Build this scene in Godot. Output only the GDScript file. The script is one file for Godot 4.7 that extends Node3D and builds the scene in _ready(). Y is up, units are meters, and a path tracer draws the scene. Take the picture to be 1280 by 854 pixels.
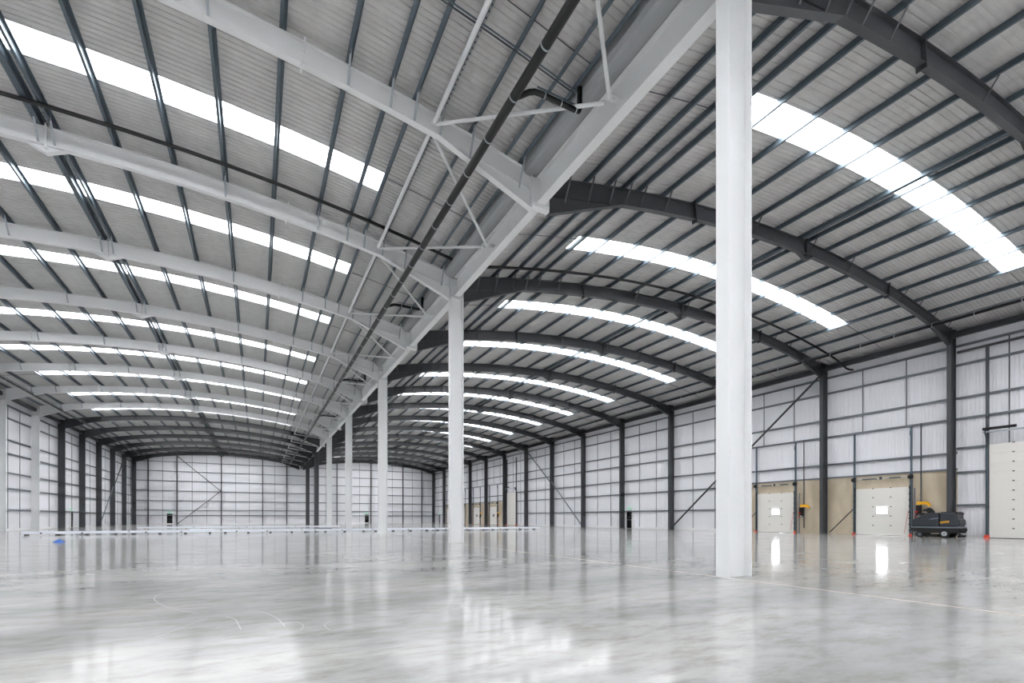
extends Node3D
# Two-span steel warehouse. World axes: x across the building, y up, z = -depth (metres).

const BAY := 8.0
const DEPTH0 := 6.733        # depth of frame 0 (the first column of the middle row)
const LAST := 14             # frame at the far gable
const VALLEY := 8.80         # centre line of the middle row
const HALF := 15.3           # half width of a span
const RISE := 1.75
const APEX := 14.95
const RIGHT_WALL := 40.1     # inner face of the right cladding
const LEFT_WALL := -21.75
const RIGHT_COL := 39.24     # inner flange of the right wall columns
const LEFT_COL := -20.88
const ORD := ["zeroth", "first", "second", "third", "fourth", "fifth", "sixth", "seventh", "eighth", "ninth", "tenth", "eleventh", "twelfth", "thirteenth", "fourteenth", "fifteenth", "sixteenth"]
const STRIP := {-1: .45, 0: .40, 1: .50, 2: .44, 3: .39, 4: .52, 5: .50, 6: .45, 7: .51, 8: .52, 9: .46, 10: .42, 11: .50, 12: .44, 13: .30}
const STRIP_W := .143
const SHEET := .25         # underside of the roof sheets above the rafters

var M := {}
var cache := {}
var taken := {}

# ---------------------------------------------------------------- mesh building
class MB:
	var v := PackedVector3Array()
	var n := PackedVector3Array()
	var ix := PackedInt32Array()
	func quad(a: Vector3, b: Vector3, c: Vector3, d: Vector3, o: Vector3) -> void:
		var g := (c - a).cross(d - b)
		if g.length_squared() < 1e-16:
			return
		g = g.normalized()
		var at := v.size()
		if g.dot(o) < 0.0:
			v.append_array([a, b, c, d]); g = -g
		else:
			v.append_array([a, d, c, b])
		n.append_array([g, g, g, g])
		ix.append_array([at, at + 1, at + 2, at, at + 2, at + 3])
	func smooth(p: Array, q: Array, o: Vector3) -> void:   # p: four corners, q: their normals
		var g: Vector3 = (p[2] - p[0]).cross(p[3] - p[1])
		var order := [0, 1, 2, 3] if g.dot(o) < 0.0 else [0, 3, 2, 1]
		var at := v.size()
		for i in order:
			v.append(p[i]); n.append(q[i])
		ix.append_array([at, at + 1, at + 2, at, at + 2, at + 3])
	func brick(c: Vector3, ax: Vector3, ay: Vector3, az: Vector3) -> void:   # centre and three half axes
		for s in [-1.0, 1.0]:
			quad(c + ax * s - ay - az, c + ax * s + ay - az, c + ax * s + ay + az, c + ax * s - ay + az, ax * s)
			quad(c + ay * s - ax - az, c + ay * s + ax - az, c + ay * s + ax + az, c + ay * s - ax + az, ay * s)
			quad(c + az * s - ax - ay, c + az * s + ax - ay, c + az * s + ax + ay, c + az * s - ax + ay, az * s)
	func box(lo: Vector3, hi: Vector3) -> void:
		var h := (hi - lo) * .5
		brick((lo + hi) * .5, Vector3(h.x, 0, 0), Vector3(0, h.y, 0), Vector3(0, 0, h.z))
	func bar(a: Vector3, b: Vector3, w: float, h: float, up := Vector3.UP) -> void:   # rectangular bar from a to b
		var t := (b - a).normalized()
		var side := t.cross(up).normalized()
		var u := side.cross(t)
		brick((a + b) * .5, (b - a) * .5, side * w * .5, u * h * .5)
	func tube(pts: Array, r: float, k := 10, caps := true) -> void:
		var rings := []
		var dirs := []
		var ref := Vector3.UP
		if absf((pts[1] - pts[0]).normalized().dot(ref)) > .95:
			ref = Vector3.RIGHT
		for i in pts.size():
			var a: Vector3 = pts[maxi(i - 1, 0)]
			var b: Vector3 = pts[mini(i + 1, pts.size() - 1)]
			var t := (b - a).normalized()
			var s := t.cross(ref).normalized()
			var u := s.cross(t).normalized()
			ref = u
			var ring := []
			var nor := []
			for j in k:
				var an := TAU * j / k
				var dir := s * cos(an) + u * sin(an)
				nor.append(dir); ring.append(pts[i] + dir * r)
			rings.append(ring); dirs.append(nor)
		for i in pts.size() - 1:
			for j in k:
				var l := (j + 1) % k
				smooth([rings[i][j], rings[i][l], rings[i + 1][l], rings[i + 1][j]], [dirs[i][j], dirs[i][l], dirs[i + 1][l], dirs[i + 1][j]], dirs[i][j] + dirs[i][l])
		if caps:
			for e in [0, pts.size() - 1]:
				var out: Vector3 = (pts[0] - pts[1]) if e == 0 else (pts[e] - pts[e - 1])
				for j in range(1, k - 1, 2):
					quad(rings[e][0], rings[e][j], rings[e][j + 1], rings[e][mini(j + 2, k) % k], out)
	func prism(poly: Array, off: Vector3) -> void:   # convex or fan-safe outline pushed along off
		var c := Vector3.ZERO
		for p in poly:
			c += p
		c /= poly.size()
		for i in poly.size():
			var a: Vector3 = poly[i]
			var b: Vector3 = poly[(i + 1) % poly.size()]
			quad(a, b, b + off, a + off, (a + b) * .5 - c)
			tri(a, b, c, -off); tri(a + off, b + off, c + off, off)
	func tri(a: Vector3, b: Vector3, c: Vector3, o: Vector3) -> void:
		var g := (b - a).cross(c - a)
		if g.length_squared() < 1e-16:
			return
		g = g.normalized()
		var at := v.size()
		if g.dot(o) < 0.0:
			v.append_array([a, b, c]); g = -g
		else:
			v.append_array([a, c, b])
		n.append_array([g, g, g])
		ix.append_array([at, at + 1, at + 2])
	func mesh() -> ArrayMesh:
		var arr := []
		arr.resize(Mesh.ARRAY_MAX)
		arr[Mesh.ARRAY_VERTEX] = v
		arr[Mesh.ARRAY_NORMAL] = n
		arr[Mesh.ARRAY_INDEX] = ix
		var m := ArrayMesh.new()
		m.add_surface_from_arrays(Mesh.PRIMITIVE_TRIANGLES, arr)
		return m

func W(x: float, y: float, d: float) -> Vector3:
	return Vector3(x, y, -d)
func dk(k: float) -> float:
	return DEPTH0 + BAY * k

func numbered(called: String) -> String:
	var c: int = taken.get(called, 0)
	taken[called] = c + 1
	return called if c == 0 else "%s_%03d" % [called, c]

func put(mesh: Mesh, called: String, m: Material, parent: Node3D, at := Vector3.ZERO, turn := 0.0) -> MeshInstance3D:
	var o := MeshInstance3D.new()
	o.mesh = mesh
	o.name = called
	o.material_override = m
	parent.add_child(o, true)
	o.position = at
	o.rotation.z = turn
	return o

func thing(called: String, label: String, category: String, at := Vector3.ZERO, group := "", kind := "") -> Node3D:
	var o := Node3D.new()
	o.name = called if kind == "structure" else numbered(called)
	add_child(o, true)
	o.position = at
	o.set_meta("label", label)
	o.set_meta("category", category)
	if group: o.set_meta("group", group)
	if kind: o.set_meta("kind", kind)
	return o

func single(called: String, mesh: Mesh, m: Material, label: String, category: String, at := Vector3.ZERO, group := "", kind := "") -> MeshInstance3D:
	var o := MeshInstance3D.new()
	o.mesh = mesh
	o.material_override = m
	o.name = called if kind == "structure" else numbered(called)
	add_child(o, true)
	o.position = at
	o.set_meta("label", label)
	o.set_meta("category", category)
	if group: o.set_meta("group", group)
	if kind: o.set_meta("kind", kind)
	return o

func box_mesh(size: Vector3) -> Mesh:      # from the origin at the middle of the base
	var key := "box%.4f,%.4f,%.4f" % [size.x, size.y, size.z]
	if not cache.has(key):
		var b := MB.new()
		b.box(Vector3(-size.x / 2, 0, -size.z / 2), Vector3(size.x / 2, size.y, size.z / 2))
		cache[key] = b.mesh()
	return cache[key]

# ---------------------------------------------------------------- materials
func mat(called: String, c: Color, rough: float, metal := 0.0) -> StandardMaterial3D:
	var m := StandardMaterial3D.new()
	m.resource_name = called
	m.albedo_color = c
	m.roughness = rough
	m.metallic = metal
	M[called] = m
	return m

func noise_tex(seed_: int, freq: float, octaves: int, stops: Array, size := 512, gain := .5) -> NoiseTexture2D:
	var f := FastNoiseLite.new()
	f.seed = seed_
	f.noise_type = FastNoiseLite.TYPE_SIMPLEX_SMOOTH
	f.frequency = freq
	f.fractal_octaves = octaves
	f.fractal_gain = gain
	var t := NoiseTexture2D.new()
	t.width = size
	t.height = size
	t.seamless = true
	t.noise = f
	if stops:
		var g := Gradient.new()
		g.offsets = PackedFloat32Array(stops.map(func(s): return s[0]))
		g.colors = PackedColorArray(stops.map(func(s): return s[1]))
		t.color_ramp = g
	return t

func grey(x: float, warm := 0.0) -> Color:
	return Color(x + warm, x, x - warm)

func materials() -> void:
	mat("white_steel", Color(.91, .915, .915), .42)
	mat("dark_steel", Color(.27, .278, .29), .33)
	mat("galvanised", Color(.37, .42, .455), .4, .35)
	mat("dark_galvanised", Color(.30, .32, .34), .45, .3)
	mat("rail_steel", Color(.46, .48, .50), .4, .3)
	var deck := mat("roof_liner", Color(.82, .817, .81), .5)
	deck.albedo_texture = noise_tex(11, .02, 4, [[0.0, grey(.92)], [.5, grey(.97)], [1.0, grey(1.0)]])
	deck.uv1_triplanar = true
	deck.uv1_world_triplanar = true
	deck.uv1_scale = Vector3(.15, .15, .15)
	mat("cladding", Color(.93, .93, .945), .5)
	mat("base_trim", Color(.93, .93, .93), .5)
	mat("gutter", Color(.66, .67, .68), .45)
	mat("black_pipe", Color(.03, .03, .033), .4)
	mat("clamp", Color(.75, .78, .8), .35, .6)
	var tan := mat("tan_concrete", Color(1, 1, 1), .85)
	tan.albedo_texture = noise_tex(5, .012, 5, [[0.0, Color(.71, .65, .56)], [.5, Color(.775, .72, .63)], [1.0, Color(.84, .79, .705)]])
	tan.uv1_triplanar = true
	tan.uv1_world_triplanar = true
	tan.uv1_scale = Vector3(.12, .05, .12)
	mat("door_white", Color(.90, .89, .865), .45)
	mat("door_stud", Color(.25, .26, .27), .5)
	mat("guide_steel", Color(.36, .42, .46), .42, .4)
	mat("orange", Color(.86, .24, .10), .5)
	mat("yellow", Color(.95, .70, .08), .45)
	mat("red", Color(.80, .12, .08), .5)
	mat("black", Color(.035, .035, .04), .5)
	mat("black_gloss", Color(.035, .037, .04), .18)
	mat("machine_grey", Color(.17, .19, .215), .35)
	mat("machine_stripe", Color(.46, .49, .53), .4)
	mat("rubber", Color(.05, .05, .052), .7)
	mat("hub", Color(.72, .73, .74), .4, .3)
	mat("blue", Color(.03, .33, .66), .6)
	mat("packed_white", Color(.90, .92, .95), .45)
	mat("timber", Color(.62, .50, .36), .8)
	mat("pale_sealant", Color(.74, .74, .73), .6)
	mat("tan_sealant", Color(.80, .735, .67), .6)
	mat("scuff", Color(.71, .71, .705), .2).metallic_specular = .2
	mat("pale_galvanised", Color(.66, .69, .71), .4, .3)
	var pane := mat("rooflight_pane", Color(.97, .98, 1.0, .10), .1)
	pane.transparency = BaseMaterial3D.TRANSPARENCY_ALPHA
	pane.metallic_specular = .1
	mat("lap", Color(.72, .66, .66), .5)
	var sign := mat("exit_sign", Color(.45, .8, .64), .4)
	sign.emission_enabled = true
	sign.emission = Color(.55, 1.0, .8)
	sign.emission_energy_multiplier = .035
	mat("exit_symbol", Color(.93, .96, .94), .4)
	# power-floated concrete: broad clouding, finer trowel mottling, uneven polish
	var fl := mat("polished_concrete", Color(1, 1, 1), 1.0)
	fl.metallic_specular = .25
	fl.albedo_texture = noise_tex(21, .0045, 7, [[0.0, Color(.60, .597, .59)], [.38, Color(.655, .655, .652)], [.5, Color(.685, .685, .682)], [.62, Color(.71, .707, .70)], [1.0, Color(.76, .755, .745)]], 1024, .62)
	fl.uv1_triplanar = true
	fl.uv1_world_triplanar = true
	fl.uv1_scale = Vector3(.04, .04, .11)
	fl.roughness_texture = noise_tex(33, .009, 5, [[0.0, grey(.08)], [.5, grey(.115)], [1.0, grey(.16)]], 1024)
	fl.roughness_texture_channel = BaseMaterial3D.TEXTURE_CHANNEL_RED
	fl.detail_enabled = true
	fl.detail_blend_mode = BaseMaterial3D.BLEND_MODE_MUL
	fl.detail_uv_layer = BaseMaterial3D.DETAIL_UV_2
	fl.detail_albedo = noise_tex(44, .016, 7, [[0.0, Color(.81, .797, .78)], [.36, Color(.915, .911, .903)], [.5, Color(.947, .947, .944)], [.64, Color(.97, .97, .97)], [1.0, Color(.99, .99, .99)]], 1024, .72)
	fl.uv2_triplanar = true
	fl.uv2_world_triplanar = true
	fl.uv2_scale = Vector3(.075, .1, .19)

# ---------------------------------------------------------------- roof shape
func mid(side: int) -> float:
	return VALLEY + side * (HALF + .05)
func arc(side: int, x: float) -> float:
	var t := (x - mid(side)) / HALF
	return APEX - RISE * t * t
func slope(side: int, x: float) -> float:
	return -2.0 * RISE * (x - mid(side)) / (HALF * HALF)
func rafter_bottom(side: int, x: float) -> float:
	var base := arc(side, x) - .64
	var tv := absf(x - VALLEY)
	var wall := RIGHT_COL if side > 0 else LEFT_COL
	var tw := absf(x - wall)
	if tv < 3.7:
		var e := arc(side, VALLEY + side * 3.7) - .64
		base = minf(base, lerpf(11.98, e, clampf((tv - .34) / 3.36, 0, 1)))
	if tw < 2.7:
		var e := arc(side, wall - side * 2.7) - .64
		base = minf(base, lerpf(12.28, e, tw / 2.7))
	return base

func _ready() -> void:
	# camera: level, a shifted lens keeps the uprights parallel
	var cam := Camera3D.new()
	cam.name = "camera"
	cam.projection = Camera3D.PROJECTION_FRUSTUM
	cam.near = .05
	cam.far = 400.0
	cam.size = .05 * 854.0 / 612.26
	cam.frustum_offset = Vector2(0, .05 * (648.08 - 427.0) / 612.26)
	cam.position = Vector3(0, 1.214, 0)
	cam.rotation_degrees = Vector3(0, -27.536, 0)
	add_child(cam)
	cam.current = true
	# an even, bright overcast sky is the light: it enters through the rooflights and door panes
	var env := Environment.new()
	var sky := Sky.new()
	var sm := ProceduralSkyMaterial.new()
	sm.sky_top_color = Color(.985, .99, 1.0)
	sm.sky_horizon_color = Color(.95, .96, .98)
	sm.ground_bottom_color = Color(.55, .55, .54)
	sm.ground_horizon_color = Color(.62, .62, .61)
	sky.sky_material = sm
	env.background_mode = Environment.BG_SKY
	env.sky = sky
	env.tonemap_mode = Environment.TONE_MAPPER_LINEAR
	env.tonemap_exposure = 18.8
	env.sdfgi_enabled = true
	env.ssao_enabled = true
	env.ssil_enabled = true
	var we := WorldEnvironment.new()
	we.name = "world_environment"
	we.environment = env
	add_child(we)

	materials()
	build_floor()
	build_ceiling(-1)
	build_ceiling(1)
	build_side_wall(1)
	build_side_wall(-1)
	build_far_wall()
	build_front_wall()
	build_columns()
	build_rafters()
	build_valley()
	build_roof_bracing()
	build_wall_bracing()
	build_pipes()
	build_doors()
	build_scrubber()
	build_clutter()

# ---------------------------------------------------------------- floor
func build_floor() -> void:
	var f := thing("floor", "polished grey concrete warehouse floor with saw-cut slab joints", "floor", Vector3.ZERO, "", "structure")
	var base := MB.new()
	base.box(W(LEFT_WALL - .3, -.4, dk(LAST) + 1.0), W(RIGHT_WALL + .3, -.2, -26.0))
	put(base.mesh(), "sub_base", M.pale_sealant, f)
	var xs := [LEFT_WALL - .3, -14.6, -6.9, 8.5, 16.4, 24.2, 32.0, RIGHT_WALL + .3]
	var ds := [-26.0, dk(3.0) + 2.0, dk(8.0) + 1.0, dk(LAST) + 1.0]
	for i in xs.size() - 1:
		for j in ds.size() - 1:
			var gl := .03 if xs[i] == 8.5 else .006
			var gr := .03 if xs[i + 1] == 8.5 else .006
			var b := MB.new()
			b.box(W(xs[i] + gl, -.2, ds[j + 1] - .006), W(xs[i + 1] - gr, 0, ds[j] + .006))
			put(b.mesh(), "slab", M.polished_concrete, f)
	for i in range(1, xs.size() - 1):
		var w := .03 if xs[i] == 8.5 else .006
		var b := MB.new()
		if w > .02:      # wide filled joint with a saw cut down its middle
			b.box(W(xs[i] - w, -.2, ds[3]), W(xs[i] - .004, -.001, ds[0]))
			b.box(W(xs[i] - .004, -.2, ds[3]), W(xs[i] + .004, -.025, ds[0]))
			b.box(W(xs[i] + .004, -.2, ds[3]), W(xs[i] + w, -.001, ds[0]))
		else:
			b.box(W(xs[i] - w, -.2, ds[3]), W(xs[i] + w, -.002, ds[0]))
		put(b.mesh(), "joint_sealant", M.tan_sealant if xs[i] == 8.5 else M.pale_sealant, f)
	for j in range(1, ds.size() - 1):
		var b := MB.new()
		b.box(W(xs[0], -.2, ds[j] + .006), W(xs[-1], -.0021, ds[j] - .006))
		put(b.mesh(), "joint_sealant", M.pale_sealant, f)
	scuffs(f)

func scuff(f: Node3D, pts: Array, w: float) -> void:      # pale rubbed line on the concrete
	var cv := Curve3D.new()
	for i in pts.size():
		var p: Array = pts[i]
		var a: Array = pts[maxi(i - 1, 0)]
		var b: Array = pts[mini(i + 1, pts.size() - 1)]
		var t := W(b[0] - a[0], 0, b[1] - a[1]) * .17
		cv.add_point(W(p[0], 0, p[1]), -t, t)
	var q := cv.tessellate(4, 3.0)
	var m := MB.new()
	for i in q.size() - 1:
		var s0 := (q[mini(i + 1, q.size() - 1)] - q[maxi(i - 1, 0)]).cross(Vector3.UP).normalized() * w * .5
		var s1 := (q[mini(i + 2, q.size() - 1)] - q[i]).cross(Vector3.UP).normalized() * w * .5
		m.quad(q[i] - s0, q[i] + s0, q[i + 1] + s1, q[i + 1] - s1, Vector3.UP)
	put(m.mesh(), "scuff_mark", M.scuff, f, Vector3(0, .0006, 0))

func scuffs(f: Node3D) -> void:
	scuff(f, [[-1.3, 9.8], [-1.39, 9.46], [-1.35, 8.93], [-1.13, 8.22], [-.90, 7.76], [-.66, 7.39]], .016)
	scuff(f, [[-.34, 7.0], [-.22, 6.72], [-.15, 6.11]], .012)
	scuff(f, [[-.15, 7.25], [.04, 7.15], [.21, 6.65], [.28, 6.07]], .012)
	scuff(f, [[.42, 6.23], [.47, 6.02], [.42, 5.77]], .010)
	scuff(f, [[.76, 6.11], [.68, 5.9], [.71, 5.62]], .010)
	scuff(f, [[-3.52, 10.96], [-3.46, 11.7], [-3.42, 12.41]], .014)
	scuff(f, [[-.91, 6.1], [-.73, 6.55], [-.53, 7.04]], .010)

# ---------------------------------------------------------------- roof
func deck_mesh(side: int, xa: float, xb: float, w: float, ribbed: bool) -> Mesh:
	var key := "deck%d,%.3f,%.3f,%.4f,%s" % [side, xa, xb, w, ribbed]
	if cache.has(key):
		return cache[key]
	var b := MB.new()
	var segs := maxi(2, int(round(absf(xb - xa) / 1.9)))
	var prof := []           # (depth, lift) across the sheet
	if ribbed:
		var ribs := maxi(1, int(round(w / .195)))
		var p := w / ribs
		prof.append([0.0, 0.0])
		for i in ribs:
			var a := i * p
			prof.append([a + p * .5 - .032, 0.0]); prof.append([a + p * .5 - .014, .026])
			prof.append([a + p * .5 + .014, .026]); prof.append([a + p * .5 + .032, 0.0])
		prof.append([w, 0.0])
	else:
		prof = [[0.0, 0.0], [w, 0.0]]
	for i in segs:
		var x0 := lerpf(xa, xb, float(i) / segs)
		var x1 := lerpf(xa, xb, float(i + 1) / segs)
		var y0 := arc(side, x0) + SHEET
		var y1 := arc(side, x1) + SHEET
		for j in prof.size() - 1:
			var p: Array = prof[j]
			var q: Array = prof[j + 1]
			b.quad(W(x0, y0 + p[1], p[0]), W(x0, y0 + q[1], q[0]), W(x1, y1 + q[1], q[0]), W(x1, y1 + p[1], p[0]), Vector3.DOWN)
		b.quad(W(x0, y0 + .08, 0), W(x0, y0 + .08, w), W(x1, y1 + .08, w), W(x1, y1 + .08, 0), Vector3.UP)
		for e in [0.0, w]:
			b.quad(W(x0, y0, e), W(x1, y1, e), W(x1, y1 + .08, e), W(x0, y0 + .08, e), W(0, 0, -1 if e == 0.0 else 1))
	for e in [xa, xb]:
		var y := arc(side, e) + SHEET
		b.quad(W(e, y, 0), W(e, y, w), W(e, y + .08, w), W(e, y + .08, 0), Vector3(e - (xa + xb) * .5, 0, 0))
	cache[key] = b.mesh()
	return cache[key]

func pane_mesh(side: int, xa: float, xb: float, w: float) -> Mesh:
	var key := "pane%d,%.3f,%.3f,%.4f" % [side, xa, xb, w]
	if not cache.has(key):
		var b := MB.new()
		var segs := 14
		for i in segs:
			var x0 := lerpf(xa, xb, float(i) / segs)
			var x1 := lerpf(xa, xb, float(i + 1) / segs)
			b.quad(W(x0, arc(side, x0) + SHEET + .03, 0), W(x0, arc(side, x0) + SHEET + .03, w), W(x1, arc(side, x1) + SHEET + .03, w), W(x1, arc(side, x1) + SHEET + .03, 0), Vector3.DOWN)
		cache[key] = b.mesh()
	return cache[key]

func purlin_mesh(h: float) -> Mesh:      # Z section, one bay long, its base on the rafter
	var key := "purlin%.2f" % h
	if not cache.has(key):
		var b := MB.new()
		b.box(W(-.0025, 0, BAY), W(.0025, h, 0))
		b.box(W(-.085, 0, BAY), W(-.0025, .004, 0))
		b.box(W(.0025, h - .004, BAY), W(.085, h, 0))
		b.box(W(-.085, .004, BAY), W(-.081, .026, 0))
		b.box(W(.081, h - .026, BAY), W(.085, h - .004, 0))
		cache[key] = b.mesh()
	return cache[key]

func purlin_places(side: int) -> Array:   # distances from the apex, towards the valley (+) and the wall (-)
	if side < 0:
		return [14.56, 14.05, 12.73, 11.71, 10.88, 10.14, 8.91, 7.18, 5.44, 3.72, 1.97, .22, -.22, -1.9, -3.6, -5.35, -7.3, -9.0, -10.75, -12.5, -14.2]
	return [14.25, 13.25, 12.25, 11.45, 10.7, 9.4, 7.6, 5.8, 3.9, 2.1, .36, -.28, -1.9, -3.6, -5.35, -7.3, -9.0, -10.75, -12.5, -14.2]

func build_ceiling(side: int) -> void:
	var c := thing("ceiling_left" if side < 0 else "ceiling_right", "arched roof of grey ribbed liner sheets, purlins and rooflights over the %s" % ("span with white rafters" if side < 0 else "span with dark rafters"), "ceiling", Vector3.ZERO, "", "structure")
	var xv := VALLEY + side * .66                       # gutter edge
	var xw := RIGHT_WALL + .15 if side > 0 else LEFT_WALL - .15
	var l0 := mid(side) - side * 10.85                   # rooflight ends
	var l1 := mid(side) + side * 10.8
	for k in range(-4, LAST):
		var seen := k >= -1
		var lo: float = STRIP.get(k, .46)
		var da := dk(k)
		var parts := [[0.0, lo * BAY], [(lo + STRIP_W) * BAY, BAY + (.75 if k == LAST - 1 else 0.0)]]
		for r in parts:
			var count := maxi(1, int(round((r[1] - r[0]) / 1.0))) if seen else 1
			var w: float = (r[1] - r[0]) / count
			for i in count:
				put(deck_mesh(side, xv, xw, w, seen), "roof_sheet", M.roof_liner, c, W(0, 0, da + r[0] + i * w))
		var sw := STRIP_W * BAY
		var at := W(0, 0, da + lo * BAY)
		put(deck_mesh(side, xv, l0, sw, seen), "roof_sheet", M.roof_liner, c, at)
		put(deck_mesh(side, l1, xw, sw, seen), "roof_sheet", M.roof_liner, c, at)
		put(pane_mesh(side, l0, l1, sw), "rooflight", M.rooflight_pane, c, at)
		if seen:
			var key := "lap%d" % side
			if not cache.has(key):
				var b := MB.new()
				for i in 14:
					var x0 := lerpf(l0, l1, i / 14.0)
					var x1 := lerpf(l0, l1, (i + 1) / 14.0)
					b.bar(W(x0, arc(side, x0) + SHEET + .012, sw * .3), W(x1, arc(side, x1) + SHEET + .012, sw * .3), .022, .012)
				cache[key] = b.mesh()
			put(cache[key], "rooflight_lap", M.lap, c, at)
	# purlins, one length per bay
	for u in purlin_places(side):
		var x: float = mid(side) - side * u
		var deep: bool = u == .36 or u == -.22
		for k in range(0 if side < 0 else -1, LAST):
			put(purlin_mesh(.23), "purlin", M.galvanised, c, W(x, arc(side, x) + .015, dk(k)), atan(slope(side, x)))
			if deep and k >= 0:
				put(purlin_mesh(.23), "ridge_purlin", M.galvanised, c, W(x + .1, arc(side, x) + .015, dk(k)), atan(slope(side, x)))
	# thin anti-sag rods across the outer purlins
	for k in range(0, LAST):
		for e in [[11.0, 14.6], [-11.0, -15.2]]:
			var pts := []
			for i in 5:
				var x: float = mid(side) - side * lerpf(e[0], e[1], i / 4.0)
				pts.append(W(x, arc(side, x) + .1, dk(k + .5)))
			var key := "sag%d,%.1f" % [side, e[0]]
			if not cache.has(key):
				var b := MB.new()
				b.tube(pts.map(func(p): return p + W(0, 0, -dk(k + .5))), .014, 6)
				cache[key] = b.mesh()
			put(cache[key], "sag_rod", M.dark_galvanised, c, W(0, 0, dk(k + .5)))

# ---------------------------------------------------------------- walls
func sheet_mesh(w: float, h: float, side: int) -> Mesh:     # ribbed cladding sheet; x = 0 is the inner face, side: outward sign
	var key := "sheet%.3f,%.3f,%d" % [w, h, side]
	if not cache.has(key):
		var b := MB.new()
		var ribs := maxi(1, int(round(w / .2)))
		var p := w / ribs
		var prof := [[0.0, 0.0]]
		for i in ribs:
			var a := i * p
			prof.append([a + p * .5 - .03, 0.0]); prof.append([a + p * .5 - .012, .024])
			prof.append([a + p * .5 + .012, .024]); prof.append([a + p * .5 + .03, 0.0])
		prof.append([w, 0.0])
		for j in prof.size() - 1:
			b.quad(W(side * prof[j][1], 0, prof[j][0]), W(side * prof[j + 1][1], 0, prof[j + 1][0]), W(side * prof[j + 1][1], h, prof[j + 1][0]), W(side * prof[j][1], h, prof[j][0]), Vector3(-side, 0, 0))
		b.quad(W(side * .1, 0, 0), W(side * .1, 0, w), W(side * .1, h, w), W(side * .1, h, 0), Vector3(side, 0, 0))
		b.quad(W(0, 0, 0), W(side * .1, 0, 0), W(side * .1, h, 0), W(0, h, 0), W(0, 0, -1))
		b.quad(W(0, 0, w), W(side * .1, 0, w), W(side * .1, h, w), W(0, h, w), W(0, 0, 1))
		b.quad(W(0, 0, 0), W(side * .1, 0, 0), W(side * .1, 0, w), W(0, 0, w), Vector3.DOWN)
		b.quad(W(0, h, 0), W(side * .1, h, 0), W(side * .1, h, w), W(0, h, w), Vector3.UP)
		cache[key] = b.mesh()
	return cache[key]

func girt_mesh(w: float) -> Mesh:      # channel along the depth axis, back at x = 0 .. .17, toes down
	var key := "girt%.3f" % w
	if not cache.has(key):
		var b := MB.new()
		b.box(W(-.17, .058, w), W(0, .063, 0))
		b.box(W(-.17, -.063, w), W(-.165, .058, 0))
		b.box(W(-.17, -.063, w), W(-.13, -.058, 0))
		b.box(W(-.005, -.063, w), W(0, .058, 0))
		cache[key] = b.mesh()
	return cache[key]

const GIRTS := [12.28, 11.05, 8.92, 7.6, 5.7, 4.15, 2.05]
const DOCKS := {1: .315, 2: .334, 9: .46, 10: .46, 11: .46, 12: .46}   # right-wall bays with a loading dock: where the leaf starts

func build_side_wall(side: int) -> void:
	var right := side > 0
	var wl := thing("wall_right" if right else "wall_left", "long wall of white ribbed cladding on horizontal rails, %s" % ("with the loading doors" if right else "beyond the white rafters"), "wall", Vector3.ZERO, "", "structure")
	var face := RIGHT_WALL if right else LEFT_WALL
	var top := arc(side, face) + SHEET - .01
	for k in range(-1 if right else 3, LAST):
		var dock := right and DOCKS.has(k)
		var y0 := 4.35 if dock else .2
		for i in 8:
			put(sheet_mesh(1.0, top - y0, side), "cladding_sheet", M.cladding, wl, W(face, y0, dk(k) + i))
		var levels: Array = [12.28, 11.05, 8.95, 7.6, 5.42, 4.38] if dock else GIRTS
		for y in levels:
			put(girt_mesh(BAY), "wall_rail", M.rail_steel, wl, W(face if right else face + .17, y, dk(k)))
		var low := 4.4 if dock else .2
		for s in [.345, .69]:
			if dock:
				put(box_mesh(Vector3(.035, 12.3 - 7.6, .05)), "rail_tie", M.dark_galvanised, wl, W(face - side * .1, 7.6, dk(k + s)))
			else:
				put(box_mesh(Vector3(.035, 12.3 - low, .05)), "rail_tie", M.dark_galvanised, wl, W(face - side * .1, low, dk(k + s)))
		if not dock:
			put(box_mesh(Vector3(.14, .2, BAY)), "base_trim", M.base_trim, wl, W(face + side * .03, 0, dk(k + .5)))
		# eave beam and its upper channel
		put(box_mesh(Vector3(.24, .36, BAY)), "eave_beam", M.dark_steel, wl, W(face - side * .5, 12.76, dk(k + .5)))
		put(girt_mesh(BAY), "eave_rail", M.dark_galvanised, wl, W(face - side * .02 if right else face + .19, 13.08, dk(k)))
		if dock:
			dock_wall(wl, k, DOCKS[k])
	put(sheet_mesh(.7, top, side), "cladding_sheet", M.cladding, wl, W(face, 0, dk(LAST)))
	# plain closing run beside and behind the camera
	var b := MB.new()
	b.box(W(face, 0, dk(-1 if right else 3)), W(face + side * .1, top, -26.0))
	put(b.mesh(), "cladding_sheet", M.cladding, wl)

func dock_wall(wl: Node3D, k: int, s: float) -> void:    # tan cast concrete round the opening
	var a := dk(k) + .0
	var o0 := dk(k + s) + .06
	var o1 := dk(k + s + .428) - .06
	var e := dk(k + 1)
	for r in [[a, o0, 0.0, 4.32], [o1, e, 0.0, 4.32], [o0, o1, 3.32, 4.32]]:
		put(box_mesh(Vector3(.2, r[3] - r[2], r[1] - r[0])), "concrete_panel", M.tan_concrete, wl, W(RIGHT_WALL, r[2], (r[0] + r[1]) / 2))

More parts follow.
